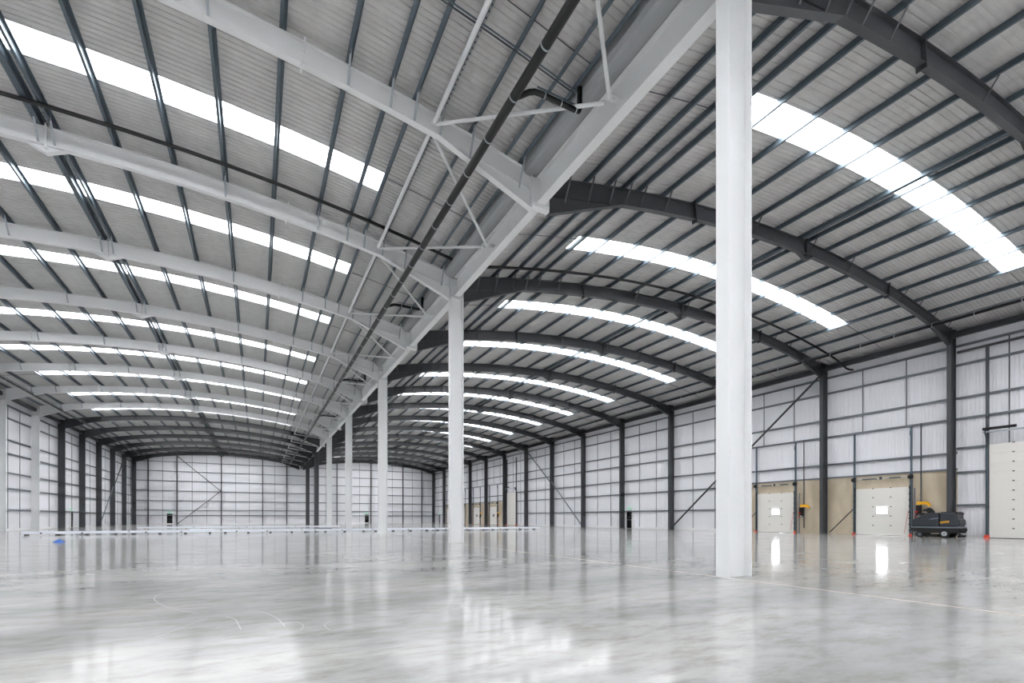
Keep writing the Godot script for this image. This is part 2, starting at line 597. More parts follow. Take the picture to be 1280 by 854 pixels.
func build_far_wall() -> void:
	var wl := thing("wall_back", "far gable wall of white ribbed cladding with dark posts and rails", "wall", Vector3.ZERO, "", "structure")
	var d := dk(LAST) + .55
	for i in 62:
		var x0 := LEFT_WALL + i * (RIGHT_WALL - LEFT_WALL) / 62.0
		var w := (RIGHT_WALL - LEFT_WALL) / 62.0
		var h := minf(arc(1 if x0 + w / 2 > VALLEY else -1, x0), arc(1 if x0 + w / 2 > VALLEY else -1, x0 + w)) + SHEET - .01
		var o := put(sheet_mesh(w, h, 1), "cladding_sheet", M.cladding, wl, W(x0 + w, 0, d))
		o.rotation.y = PI / 2
	for y in [12.6, 10.7, 8.75, 6.75, 4.75, 2.86, 1.83]:
		put(box_mesh(Vector3(RIGHT_WALL - LEFT_WALL, .12, .17)), "wall_rail", M.rail_steel, wl, W((RIGHT_WALL + LEFT_WALL) / 2, y - .06, d - .09))
	for side: int in [-1, 1]:
		for u in [12.45, 7.7, 0.0, -7.7, -12.45]:
			var x: float = mid(side) - side * u
			var h: float = arc(side, x) - .5
			var b := MB.new()
			b.box(W(-.1, 0, .012), W(.1, h, 0)); b.box(W(-.006, 0, -.012), W(.006, h, -.24)); b.box(W(-.1, 0, -.24), W(.1, h, -.252))
			b.box(W(-.006, 0, .012), W(.006, h, -.252))
			put(b.mesh(), "wind_post", M.dark_steel, wl, W(x, 0, d - .2))
		for u in [10.1, 5.15, 2.6, -2.6, -5.15, -10.1]:
			var x: float = mid(side) - side * u
			put(box_mesh(Vector3(.05, arc(side, x) - .4, .035)), "rail_tie", M.dark_galvanised, wl, W(x, .2, d - .1))
	put(box_mesh(Vector3(RIGHT_WALL - LEFT_WALL, .2, .1)), "base_trim", M.base_trim, wl, W((RIGHT_WALL + LEFT_WALL) / 2, 0, d - .07))
	for side: int in [-1, 1]:      # closure between the gable sheets and the roof
		var g := MB.new()
		for i in 24:
			var x0 := lerpf(VALLEY, RIGHT_WALL + .1 if side > 0 else LEFT_WALL - .1, i / 24.0)
			var x1 := lerpf(VALLEY, RIGHT_WALL + .1 if side > 0 else LEFT_WALL - .1, (i + 1) / 24.0)
			g.bar(W(x0, arc(side, x0) + .12, d + .1), W(x1, arc(side, x1) + .12, d + .1), .16, .42)
		put(g.mesh(), "verge_closure", M.cladding, wl)

func build_front_wall() -> void:
	var b := MB.new()
	b.box(W(LEFT_WALL - .2, 0, -25.9), W(RIGHT_WALL + .2, 15.5, -26.1))
	single("wall_front", b.mesh(), M.cladding, "plain white gable wall behind the viewer", "wall", Vector3.ZERO, "", "structure")

# ---------------------------------------------------------------- columns
func column(called: String, x0: float, x1: float, h: float, m: Material, d: float, fw: float, label: String, group: String, cap := true) -> void:
	var t := thing(called, label, "column", W((x0 + x1) / 2, 0, d), group, "")
	var w := absf(x1 - x0) / 2
	var key := "col%.3f,%.3f,%.3f" % [w, h, fw]
	if not cache.has(key):
		var f := MB.new()
		f.box(Vector3(-.011, 0, -fw / 2), Vector3(.011, h, fw / 2))
		var wb := MB.new()
		wb.box(Vector3(-w + .022, 0, -.008), Vector3(w - .022, h, .008))
		cache[key] = [f.mesh(), wb.mesh()]
	put(cache[key][0], "flange", m, t, Vector3(-w + .011, 0, 0))
	put(cache[key][0], "flange", m, t, Vector3(w - .011, 0, 0))
	put(cache[key][1], "web", m, t)
	if cap:
		for y in [h - .3, h - .95]:
			for s in [-1, 1]:
				put(box_mesh(Vector3(w * 2 - .046, .015, fw / 2 - .01)), "stiffener", m, t, Vector3(0, y, s * (fw / 4 + .006)))

func build_columns() -> void:
	for i in range(0, 7):
		var k := i * 2
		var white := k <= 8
		var near: String = ["nearest and tallest white steel column, its foot on the tan floor joint", "second white steel column back along the middle row", "third white steel column back along the middle row", "fourth white steel column back along the middle row", "last white steel column back along the middle row", "first dark steel column beyond the white ones in the middle row", "second dark steel column beyond the white ones in the middle row"][i]
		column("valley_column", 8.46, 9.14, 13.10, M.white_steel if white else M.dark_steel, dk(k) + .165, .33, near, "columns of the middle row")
	for k in range(0, LAST + 1):
		column("wall_column", RIGHT_COL, RIGHT_WALL - .2, 13.4, M.dark_steel, dk(k) + .12, .24, "%s dark steel column along the wall with the loading doors, counted from the front" % ORD[maxi(k, 0) + 0] if k > 0 else "dark steel wall column just out of view beside the tall door", "dark columns along the loading wall")
	for k in range(4, LAST + 1):
		var white := k <= 8
		var lab := "white steel wall column nearest the front along the wall without doors"
		if k == 8: lab = "last white steel wall column before the dark ones, opposite the loading wall"
		elif k == 7: lab = "white steel wall column at the picture's left edge"
		elif k >= 9: lab = "%s dark steel column along the wall opposite the loading doors" % ORD[k - 8]
		else: lab = "%s white steel wall column before the picture's left edge" % ORD[7 - k]
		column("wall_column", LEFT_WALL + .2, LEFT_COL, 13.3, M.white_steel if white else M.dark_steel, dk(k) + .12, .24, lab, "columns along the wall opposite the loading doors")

# ---------------------------------------------------------------- rafters
func rafter_meshes(side: int) -> Dictionary:
	var key := "rafter%d" % side
	if cache.has(key):
		return cache[key]
	var x0 := VALLEY + side * .36
	var x1 := RIGHT_COL if side > 0 else LEFT_COL
	var xs := []
	var knots := [0.0, 1.2, 2.4, 3.34, 5.0, 7.0, 9.0, 11.0, 13.0, 14.99]
	for t in knots: xs.append(x0 + side * t)
	var rest := [17.0, 19.0, 21.0, 23.0, 25.0, 26.5]
	for t in rest: xs.append(x0 + side * t)
	xs.append(x1 - side * 2.7); xs.append(x1 - side * 1.3); xs.append(x1)
	var top := MB.new()
	var bot := MB.new()
	var web := MB.new()
	var inner := MB.new()
	var inner2 := MB.new()
	for i in xs.size() - 1:
		var a: float = xs[i]
		var b: float = xs[i + 1]
		var ta := arc(side, a)
		var tb := arc(side, b)
		var ba := rafter_bottom(side, a)
		var bb := rafter_bottom(side, b)
		top.bar(W(a, ta - .01, 0), W(b, tb - .01, 0), .22, .02)
		bot.bar(W(a, ba + .01, 0), W(b, bb + .01, 0), .22, .02)
		for s in [-1.0, 1.0]:
			web.quad(W(a, ba, s * .006), W(b, bb, s * .006), W(b, tb, s * .006), W(a, ta, s * .006), W(0, 0, s))
		if ba < ta - .66 or bb < tb - .66:
			(inner if i < 6 else inner2).bar(W(a, ta - .63, 0), W(b, tb - .63, 0), .1, .014)
	var apex := MB.new()
	var mx := mid(side)
	var by := arc(side, mx) - .64
	apex.prism([W(mx - .55, by + .01, -.006), W(mx + .55, by + .01, -.006), W(mx, by - .27, -.006)], W(0, 0, .012))
	for s in [-1, 1]:
		apex.bar(W(mx + s * .58, by, 0), W(mx, by - .28, 0), .2, .016)
	var plate := MB.new()
	plate.box(W(-.022, -.44, .13), W(.022, .42, -.13))
	for y in [-.38, -.24, -.1, .04, .18, .34]:
		for s in [-1, 1]:
			for e in [-1, 1]:
				plate.box(W(e * .022 if e > 0 else -.042, y - .014, s * .075 + .014), W(.042 if e > 0 else -.022, y + .014, s * .075 - .014))
	cache[key] = {"top": top.mesh(), "bot": bot.mesh(), "web": web.mesh(), "inner": inner.mesh(), "inner2": inner2.mesh(), "apex": apex.mesh(), "plate": plate.mesh()}
	return cache[key]

func build_rafters() -> void:
	for side: int in [-1, 1]:
		var me := rafter_meshes(side)
		var stays: Array = [14.56, 12.73, 11.71, 10.88, 10.14, 8.91, 5.44, .22, -.22, -3.6, -7.3, -10.75, -12.5] if side < 0 else [14.25, 13.25, 12.25, 11.45, 10.7, 9.4, 3.9, -.28, -3.6, -9.0, -10.75, -12.5, -14.2]
		for k in range(0, LAST + 1):
			var white: bool = side < 0 and k <= 8
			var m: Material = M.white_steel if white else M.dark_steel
			var lab: String
			if side > 0:
				lab = "%s dark arched rafter from the front, over the loading-door span" % ORD[k + 1]
			elif white:
				lab = "%s white arched rafter from the front" % ORD[k] if k > 0 else "white arched rafter overhead, just in front of the first visible one"
			else:
				lab = "%s dark arched rafter beyond the white ones" % ORD[k - 8]
			var t := thing("roof_rafter", lab, "rafter", W(0, 0, dk(k) + .12), "dark rafters over the loading-door span" if side > 0 else ("white rafters" if white else "dark rafters beyond the white ones"))
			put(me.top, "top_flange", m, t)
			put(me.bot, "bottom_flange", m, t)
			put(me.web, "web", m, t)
			put(me.inner, "haunch_seam", m, t)
			put(me.inner2, "haunch_seam", m, t)
			put(me.apex, "apex_bracket", m, t)
			for u in [7.7, -7.7, 0.0]:
				var x: float = mid(side) - side * u
				put(me.plate, "splice_plate", m, t, W(x, arc(side, x) - .32, 0), atan(slope(side, x)))
			if k <= 10:
				for u in stays:
					var x: float = mid(side) - side * u
					for s in [-1]:
						var b := MB.new()
						var key := "stay%d,%.2f,%d" % [side, u, s]
						if not cache.has(key):
							b.bar(W(x, arc(side, x) + .12, s * .5), W(x, maxf(rafter_bottom(side, x), arc(side, x) - .85) + .08, s * .02), .012, .065, Vector3.RIGHT)
							cache[key] = b.mesh()
						put(cache[key], "stay", M.pale_galvanised if white else M.dark_steel, t)

# ---------------------------------------------------------------- the valley between the spans
func build_valley() -> void:
	for i in range(0, 7):
		var k := i * 2
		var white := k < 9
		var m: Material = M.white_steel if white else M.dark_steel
		var a := dk(k) + .34
		var b := dk(k + 2) - .01
		var names := ["nearest white valley beam, leaning on the tallest column", "second white valley beam back, between the second and third columns", "third white valley beam back along the middle row", "fourth white valley beam back along the middle row", "last white valley beam, behind the fifth white column", "first dark valley beam beyond the white ones", "second dark valley beam, reaching the far gable"]
		var t := thing("valley_beam", names[i], "beam", W(VALLEY, 12.2, a), "valley beams along the middle row")
		var l := b - a
		put(box_mesh(Vector3(.31, .025, l)), "bottom_flange", m, t, W(0, 0, l / 2))
		put(box_mesh(Vector3(.31, .025, l)), "top_flange", m, t, W(0, .88, l / 2))
		put(box_mesh(Vector3(.014, .855, l)), "web", m, t, W(0, .025, l / 2))
		# where the rafters between two columns come in
		var s := dk(k + 1) + .12 - a
		var st := MB.new()
		for e in [-1, 1]:
			st.box(W(e * .34 - .012, -.2, s + .15), W(e * .34 + .012, .9, s - .15))
			for g in [-1, 1]:
				st.box(W(minf(e * .007, e * .328), .025, s + g * .12 + .008), W(maxf(e * .007, e * .328), .88, s + g * .12 - .008))
		put(st.mesh(), "end_plate", m, t)
		var bp := MB.new()
		bp.box(W(-.36, -.03, s + .15), W(.36, -.002, s - .15))
		bp.box(W(-.328, -.2, s + .008), W(.328, -.03, s - .008))
		put(bp.mesh(), "seat_plate", m, t)
		for n in [.47, 1.47]:
			var g := MB.new()
			var z := dk(k + n) - a
			g.box(W(-.40, .36, z + .1), W(-.007, .38, z - .1))
			g.box(W(-.30, .30, z + .06), W(-.24, .44, z - .06))
			put(g.mesh(), "gusset_plate", m, t)
	# lined gutter above the beams: rounded trough
	var gt := MB.new()
	var prof := []
	for s in [[-.66, .62], [-.64, .2], [-.58, .08], [-.48, .02], [-.34, 0.0], [.34, 0.0], [.48, .02], [.58, .08], [.64, .2], [.66, .62]]:
		prof.append(Vector2(s[0], s[1]))
	var da := dk(-4)
	var db := dk(LAST) + .5
	for i in prof.size() - 1:
		var p: Vector2 = prof[i]
		var q: Vector2 = prof[i + 1]
		var o := Vector3((p + q).x, -.6 if absf((p + q).x) < 1.2 else 0.0, 0)
		gt.quad(W(p.x, p.y, da), W(q.x, q.y, da), W(q.x, q.y, db), W(p.x, p.y, db), o)
		gt.quad(W(p.x * .96, p.y + .03, da), W(q.x * .96, q.y + .03, da), W(q.x * .96, q.y + .03, db), W(p.x * .96, p.y + .03, db), -o)
	single("valley_gutter", gt.mesh(), M.gutter, "long grey rounded gutter trough lying along the top of the valley beams", "gutter", W(VALLEY, 13.13, 0))

func build_roof_bracing() -> void:
	var strut := MB.new()
	strut.tube([W(0, 0, .13), W(0, 0, BAY - .13)], .07, 12)
	for q in [.12, BAY - .12]:
		strut.box(W(-.09, -.09, q + .012), W(.09, .09, q - .012))
	var sm := strut.mesh()
	var va := MB.new()
	va.tube([W(4.98, 13.62, .28), W(8.44, 12.58, .47 * BAY - .1)], .055, 10)
	var vb := MB.new()
	vb.tube([W(4.98, 13.62, BAY - .06), W(8.44, 12.58, .47 * BAY + .1)], .055, 10)
	var m1 := va.mesh()
	var m2 := vb.mesh()
	for k in range(0, LAST):
		var m: Material = M.white_steel
		var pos: String = "%s bay from the front" % ORD[k + 1]
		single("roof_strut", sm, m, "white tube strut level between white rafters near the valley, %s" % pos if k < 8 else "pale tube strut near the valley, %s" % pos, "strut", W(4.94, 13.64, dk(k) + .12), "tube struts between the rafters")
		single("roof_brace", m1, m, "white diagonal tube from the valley beam forward to the rafter, %s" % pos, "brace", W(0, 0, dk(k) + .12), "diagonal tubes beside the valley")
		single("roof_brace", m2, m, "white diagonal tube from the valley beam back to the rafter, %s" % pos, "brace", W(0, 0, dk(k) + .12), "diagonal tubes beside the valley")

func diagonal(a: Vector3, b: Vector3, r: float, m: Material, label: String, group := "") -> void:
	var t := thing("wall_brace", label, "brace", a, group)
	var tb := MB.new()
	tb.tube([Vector3.ZERO, b - a], r, 10)
	put(tb.mesh(), "tube", m, t)
	var e := (b - a).normalized()
	for p in [[Vector3.ZERO, 1.0], [b - a, -1.0]]:
		var g := MB.new()
		var at: Vector3 = p[0]
		g.bar(at - e * .16 * p[1], at + e * .16 * p[1], .02, .2)
		put(g.mesh(), "gusset_plate", m, t)

func build_wall_bracing() -> void:
	var xr := RIGHT_COL + .22
	diagonal(W(xr, 12.5, dk(2) + .28), W(xr, 6.4, dk(3) - .05), .085, M.dark_steel, "dark diagonal brace dropping from the wall column top behind the tallest white column", "braces on the loading wall")
	diagonal(W(xr, 6.4, dk(3) + .3), W(xr, .25, dk(4) - .1), .085, M.dark_steel, "dark diagonal brace reaching the floor just left of the tallest white column", "braces on the loading wall")
	diagonal(W(xr, 12.5, dk(8) - .05), W(xr, 6.6, dk(7) + .3), .085, M.rail_steel, "grey upper diagonal brace high on the loading wall, far down the hall", "braces on the loading wall")
	diagonal(W(xr, 6.6, dk(7) - .05), W(xr, .25, dk(6) + .3), .085, M.rail_steel, "grey lower diagonal brace reaching the floor far down the loading wall", "braces on the loading wall")
	var xl := LEFT_COL - .22
	diagonal(W(xl, 12.4, dk(13) - .05), W(xl, 6.4, dk(12) + .3), .085, M.dark_steel, "upper diagonal brace between the dark columns opposite the loading wall", "braces opposite the loading wall")
	diagonal(W(xl, 6.4, dk(12) - .05), W(xl, .3, dk(11) + .3), .085, M.rail_steel, "lower grey diagonal brace between the dark columns opposite the loading wall", "braces opposite the loading wall")
	var d := dk(LAST) + .15
	diagonal(W(mid(-1) - 7.45, 13.6, d), W(mid(-1) - .12, 6.95, d), .07, M.dark_steel, "upper arm of the dark K-brace on the far gable", "K-brace on the far gable")
	diagonal(W(mid(-1) - .12, 6.85, d), W(mid(-1) - 7.45, .25, d), .07, M.dark_steel, "lower arm of the dark K-brace on the far gable", "K-brace on the far gable")

# ---------------------------------------------------------------- pipework
func build_pipes() -> void:
	# big siphonic drain beside the valley
	var px := 6.2
	var py := 12.66
	var t := thing("drain_pipe", "fat black drainpipe with pale clamps slung beside the valley beam", "pipe", W(px, py, 0))
	var b := MB.new()
	b.tube([W(0, 0, dk(-1)), W(0, 0, dk(0)), W(0, 0, dk(13.4))], .125, 16)
	put(b.mesh(), "main_pipe", M.black_pipe, t)
	var ring := MB.new()
	ring.tube([W(0, 0, -.02), W(0, 0, .02)], .137, 16)
	var rm := ring.mesh()
	for i in 66:
		put(rm, "pipe_clamp", M.clamp, t, W(0, 0, dk(-.4) + i * 1.65))
	for k in [.58, 2.43, 4.43, 6.43]:
		var z := dk(k)
		var br := MB.new()
		br.tube([W(0, 0, z + .42), W(.14, .01, z + .3), W(.3, .02, z + .1), W(.42, .02, z + .02), W(.56, .02, z), W(1.76, .02, z), W(1.85, .04, z), W(1.88, .12, z), W(1.88, .70, z)], .075, 12)
		put(br.mesh(), "branch_pipe", M.black_pipe, t)
		var hr := MB.new()
		hr.bar(W(.5, .17, z), W(1.78, .17, z), .035, .03)
		put(hr.mesh(), "hanger_rail", M.galvanised, t)
		for q in [.72, 1.25, 1.74]:
			var rr := MB.new()
			rr.tube([W(q - .014, .02, z), W(q + .014, .02, z)], .086, 12)
			put(rr.mesh(), "pipe_clamp", M.clamp, t)
	# pipe that follows the arch of both spans in the second bay
	for side: int in [-1, 1]:
		var pts := []
		var xa := VALLEY + side * .72
		var xb := RIGHT_WALL - 1.3 if side > 0 else LEFT_WALL + 1.0
		for i in 29:
			var x := lerpf(xa, xb, i / 28.0)
			pts.append(W(x, arc(side, x) - .07, dk(1.85)))
		if side > 0:
			for p in [[39.05, 12.98], [39.22, 12.74], [39.36, 12.52], [39.55, 12.4], [39.74, 12.38]]:
				pts.append(W(p[0], p[1], dk(1.85) - (p[0] - 38.8) * .8))
		var mb := MB.new()
		mb.tube(pts, .07, 10)
		single("arched_pipe", mb.mesh(), M.black_pipe, "thin black pipe curving under the purlins of the %s" % ("white-rafter span" if side < 0 else "dark-rafter span"), "pipe", Vector3.ZERO, "black pipes curving across the roof")
	# pair of thin conduits crossing the nearest bay
	for o in [0.0, .09]:
		var pts := []
		for i in 9:
			var x := lerpf(.6, 8.08, i / 8.0)
			pts.append(W(x, arc(-1, x) - .03, dk(.594) + o))
		var mb := MB.new()
		mb.tube(pts, .02, 8)
		single("conduit", mb.mesh(), M.galvanised if o == 0.0 else M.dark_galvanised, "thin grey conduit crossing the nearest roof bay towards the gutter" if o == 0.0 else "thin dark conduit running beside the grey one across the nearest roof bay", "conduit", Vector3.ZERO, "conduits across the nearest bay")
	# drains along the eaves
	for side: int in [-1, 1]:
		var x := 36.75 if side > 0 else -18.95
		var y := 13.02
		var e := thing("eave_pipe", "black pipe with bright clamps running along the %s eaves" % ("loading-wall" if side > 0 else "white-column"), "pipe", W(x, y, 0))
		var mb := MB.new()
		mb.tube([W(0, 0, dk(-1)), W(0, 0, dk(5)), W(0, 0, dk(13.6))], .075, 12)
		put(mb.mesh(), "main_pipe", M.black_pipe, e)
		var rail := MB.new()
		rail.box(W(-.02, .16, dk(13.6)), W(.02, .2, dk(-1)))
		put(rail.mesh(), "hanger_rail", M.galvanised, e)
		var rr := MB.new()
		rr.tube([W(0, 0, -.018), W(0, 0, .018)], .086, 12)
		rr.box(W(-.01, .07, .02), W(.01, .17, -.02))
		var rmesh := rr.mesh()
		for i in 54:
			put(rmesh, "pipe_clamp", M.clamp, e, W(0, 0, dk(-.5) + i * 2.0))

# ---------------------------------------------------------------- doors
func dock_door(n: int, k: int, s: float, label: String, near: bool) -> void:
	var d0 := dk(k + s)
	var w := .428 * BAY
	var t := thing("door_%d" % n, label, "door", W(39.94, 0, d0 + w / 2), "", "structure")
	# five insulated sections; the third carries the window
	var hs := 3.37 / 5.0
	for i in 5:
		var b := MB.new()
		var y0 := i * hs + .03 + .004
		var y1 := (i + 1) * hs + .03 - .004
		if i == 2:
			var wy0 := 1.55
			var wy1 := 1.97
			b.box(W(-.025, y0, w / 2), W(.025, wy0, -w / 2))
			b.box(W(-.025, wy1, w / 2), W(.025, y1, -w / 2)) if wy1 < y1 - .005 else null
			b.box(W(-.025, wy0, w / 2), W(.025, minf(wy1, y1), .37))
			b.box(W(-.025, wy0, -.37), W(.025, minf(wy1, y1), -w / 2))
		else:
			b.box(W(-.025, y0, w / 2), W(.025, y1, -w / 2))
		if i < 4 and i != 1 and i != 2:
			b.box(W(.0, y1, w / 2), W(.025, y1 + .012, -w / 2))
		elif i < 4:
			for e in [[w / 2, .38], [-.38, -w / 2]]:
				b.box(W(.0, y1, e[0]), W(.025, y1 + .012, e[1]))
			b.box(W(.0, y1, .38), W(.025, y1 + .012, -.38)) if i == 1 else null
		put(b.mesh(), "door_section", M.door_white, t)
		if near:
			for q in [-.56, .56]:
				var sb := MB.new()
				sb.box(W(-.04, y1 - .03, q + .05), W(-.024, y1 + .03, q - .05))
				put(sb.mesh(), "hinge", M.door_stud, t)
	var wf := MB.new()
	for q in [[1.52, 1.56, -.40, .40], [1.96, 2.0, -.40, .40], [1.52, 2.0, -.40, -.36], [1.52, 2.0, .36, .40]]:
		wf.box(W(-.035, q[0], q[3]), W(-.02, q[1], q[2]))
	put(wf.mesh(), "window_frame", M.door_stud, t)
	var gp := MB.new()
	gp.quad(W(0, 1.55, -.37), W(0, 1.55, .37), W(0, 1.97, .37), W(0, 1.97, -.37), Vector3.LEFT)
	put(gp.mesh(), "window_pane", M.rooflight_pane if near else M.machine_stripe, t)
	var seal := MB.new()
	seal.box(W(-.02, .0, w / 2), W(.02, .03, -w / 2))
	put(seal.mesh(), "bottom_seal", M.rubber, t)
	for q in [-1, 1]:
		var e: float = q * (w / 2 + .09)
		var post := MB.new()
		post.box(W(-.11, 0, e + .07), W(.01, 4.3, e - .07))
		post.box(W(-.09, 4.3, e + .05), W(.01, 7.55, e - .05))
		put(post.mesh(), "guide_post", M.guide_steel, t)
		var rail := MB.new()
		rail.box(W(-.15, .15, e - q * .06 + .02), W(-.11, 3.5, e - q * .06 - .02))
		for i in 8:
			rail.box(W(-.17, .35 + i * .42, e - q * .06 + .05), W(-.15, .42 + i * .42, e - q * .06 - .05))
		put(rail.mesh(), "track", M.black, t)
		var foot := MB.new()
		foot.prism([W(-.24, 0, e - .1), W(-.24, 0, e + .1), W(-.17, .15, e + .07), W(-.17, .15, e - .07)], Vector3(.06, 0, 0))
		put(foot.mesh(), "foot_guard", M.orange, t)
		var drum := MB.new()
		drum.tube([W(-.16, 4.08, e - .12), W(-.16, 4.08, e + .12)], .13, 12)
		drum.box(W(-.2, 3.92, e + .05), W(-.02, 4.24, e - .05))
		put(drum.mesh(), "cable_drum", M.black, t)
		var hook := MB.new()
		hook.box(W(-.14, 6.9, e - q * .02 + .04), W(-.09, 7.25, e - q * .02 - .04))
		put(hook.mesh(), "track_end", M.guide_steel, t)
	var sh := MB.new()
	sh.tube([W(-.16, 4.08, -w / 2 - .1), W(-.16, 4.08, w / 2 + .1)], .028, 8)
	put(sh.mesh(), "spring_shaft", M.clamp, t)
	for q in [[-1.25, -.55], [.25, 1.2]]:
		var sp := MB.new()
		sp.tube([W(-.16, 4.08, q[0]), W(-.16, 4.08, q[1])], .05, 8)
		put(sp.mesh(), "spring", M.guide_steel, t)
	var mb := MB.new()
	mb.box(W(-.22, 4.0, .06), W(-.08, 4.2, -.06))
	put(mb.mesh(), "shaft_bracket", M.door_stud, t)
	if near:
		var cord := MB.new()
		cord.tube([W(-.17, 1.75, -w / 2 + .02), W(-.19, .2, -w / 2 + .26)], .012, 6)
		put(cord.mesh(), "pull_cord", M.red, t)

func tall_door(n: int, ka: float, kb: float, label: String) -> void:
	var w := (kb - ka) * BAY
	var t := thing("door_%d" % n, label, "door", W(39.87, 0, dk((ka + kb) / 2)), "", "structure")
	var count := 10
	var hs := 5.72 / count
	for i in count:
		var b := MB.new()
		b.box(W(-.025, .03 + i * hs + .003, w / 2), W(.025, .03 + (i + 1) * hs - .003, -w / 2))
		put(b.mesh(), "door_section", M.door_white, t)
		for q in [-.75, .0, .75]:
			if q == 0.0: continue
			var sb := MB.new()
			var z := w / 2 - 1.09 if q > 0 else -w / 2 + 1.09
			sb.box(W(-.04, .03 + (i + 1) * hs - .03, z + .05), W(-.024, .03 + (i + 1) * hs + .03, z - .05))
			put(sb.mesh(), "hinge", M.door_stud, t)
	var seal := MB.new()
	seal.box(W(-.02, 0, w / 2), W(.02, .03, -w / 2))
	put(seal.mesh(), "bottom_seal", M.rubber, t)
	for q in [-1, 1]:
		var e: float = q * (w / 2 + .08)
		var post := MB.new()
		post.box(W(-.1, 0, e + .07), W(.04, 11.78, e - .07))
		put(post.mesh(), "guide_post", M.dark_galvanised, t)
		var rail := MB.new()
		rail.box(W(-.13, .2, e - q * .03 + .025), W(-.1, 5.6, e - q * .03 - .025))
		for i in 12:
			rail.box(W(-.15, .35 + i * .45, e + .06), W(-.13, .41 + i * .45, e - .06))
		put(rail.mesh(), "track", M.guide_steel, t)
		var foot := MB.new()
		foot.prism([W(-.25, 0, e - .13), W(-.25, 0, e + .13), W(-.15, .2, e + .09), W(-.15, .2, e - .09)], Vector3(.14, 0, 0))
		put(foot.mesh(), "foot_guard", M.orange, t)
		var br := MB.new()
		br.prism([W(-.1, 5.9, e + .02), W(-.1, 6.6, e + .02), W(-.42, 6.6, e + .02), W(-.42, 6.42, e + .02)], W(0, 0, -.04))
		put(br.mesh(), "shaft_bracket", M.dark_galvanised, t)
	var sh := MB.new()
	sh.tube([W(-.32, 6.48, -w / 2 - .2), W(-.32, 6.48, w / 2 + .2)], .05, 10)
	put(sh.mesh(), "spring_shaft", M.clamp, t)
	var sp := MB.new()
	sp.tube([W(-.32, 6.68, w / 2 - 1.3), W(-.32, 6.68, w / 2 + .2)], .085, 12)
	put(sp.mesh(), "drive_tube", M.black, t)

func exit_door(n: int, at: Vector3, turn: float, label: String) -> void:
	var t := thing("door_%d" % n, label, "door", at, "", "structure")
	t.rotation.y = turn      # local: the door faces +z, x across
	var fr := MB.new()
	for s in [-1, 1]:
		fr.box(Vector3(s * .52 - .05, 0, 0), Vector3(s * .52 + .05, 2.2, .12))
	fr.box(Vector3(-.57, 2.15, 0), Vector3(.57, 2.25, .12))
	put(fr.mesh(), "door_frame", M.base_trim, t)
	var leaf := MB.new()
	leaf.box(Vector3(-.47, .03, .02), Vector3(.47, 2.15, .07))
	put(leaf.mesh(), "door_leaf", M.black_gloss, t)
	var bar := MB.new()
	bar.box(Vector3(-.42, 1.0, .07), Vector3(.42, 1.1, .14))
	put(bar.mesh(), "push_bar", M.dark_galvanised, t)
	var g := MB.new()
	g.box(Vector3(-.32, 1.25, .07), Vector3(.32, 1.95, .076))
	put(g.mesh(), "glass_panel", M.black_gloss, t)
	var nt := MB.new()
	nt.box(Vector3(-.18, 1.32, .077), Vector3(.18, 1.4, .08))
	put(nt.mesh(), "notice", M.guide_steel, t)
	var sb := MB.new()
	sb.box(Vector3(-.19, 2.34, .02), Vector3(.19, 2.50, .1))
	var sg := put(sb.mesh(), "exit_light", M.exit_sign, t)
	var ar := MB.new()
	ar.box(Vector3(-.16, 2.40, .1), Vector3(-.02, 2.44, .103))
	ar.prism([Vector3(-.02, 2.36, .1), Vector3(-.02, 2.48, .1), Vector3(.06, 2.42, .1)], Vector3(0, 0, .003))
	ar.box(Vector3(.1, 2.35, .1), Vector3(.18, 2.49, .103))
	put(ar.mesh(), "exit_symbol", M.exit_symbol, sg)
	var l := OmniLight3D.new()
	l.name = "exit_glow"
	l.light_color = Color(.3, 1.0, .65)
	l.light_energy = .0006
	l.omni_range = 80.0
	l.omni_attenuation = 2.0
	l.light_size = .1
	l.shadow_enabled = true
	t.add_child(l, true)
	l.position = Vector3(0, 2.42, .2)

func dock_light(at: Vector3, label: String) -> void:       # at: on the wall; the yellow arm swings towards the camera end
	var t := thing("dock_light", label, "lamp", at, "yellow swing-arm dock lights")
	var arm := MB.new()
	arm.prism([W(-.06, 2.14, .05), W(-.06, 2.34, .05), W(-.06, 2.34, -.52), W(-.06, 2.26, -.58), W(-.06, 2.14, -.5)], Vector3(-.14, 0, 0))
	put(arm.mesh(), "swing_arm", M.yellow, t)
	var el := MB.new()
	el.bar(W(-.13, 2.28, -.5), W(-.13, 2.04, -.68), .1, .16)
	put(el.mesh(), "arm_knuckle", M.yellow, t)
	var bk := MB.new()
	bk.box(W(-.2, 1.45, .1), W(0, 2.1, -.12))
	bk.box(W(0, 1.6, .11), W(.17, 1.68, .07))
	bk.box(W(0, 1.9, .11), W(.17, 1.98, .07))
	put(bk.mesh(), "wall_bracket", M.black, t)
	var lamp := MB.new()
	lamp.tube([W(-.3, 1.4, -.12), W(-.14, 1.46, -.12)], .12, 12)
	put(lamp.mesh(), "lamp_head", M.black, t)
	var lens := MB.new()
	lens.tube([W(-.32, 1.4, -.12), W(-.3, 1.4, -.12)], .09, 12)
	put(lens.mesh(), "lens", M.hub, t)
	var rd := MB.new()
	rd.tube([W(-.28, 1.65, .04), W(-.2, 1.65, .04)], .07, 10)
	rd.tube([W(-.28, 1.36, .05), W(-.2, 1.36, .05)], .07, 10)
	put(rd.mesh(), "signal_lamp", M.red, t)

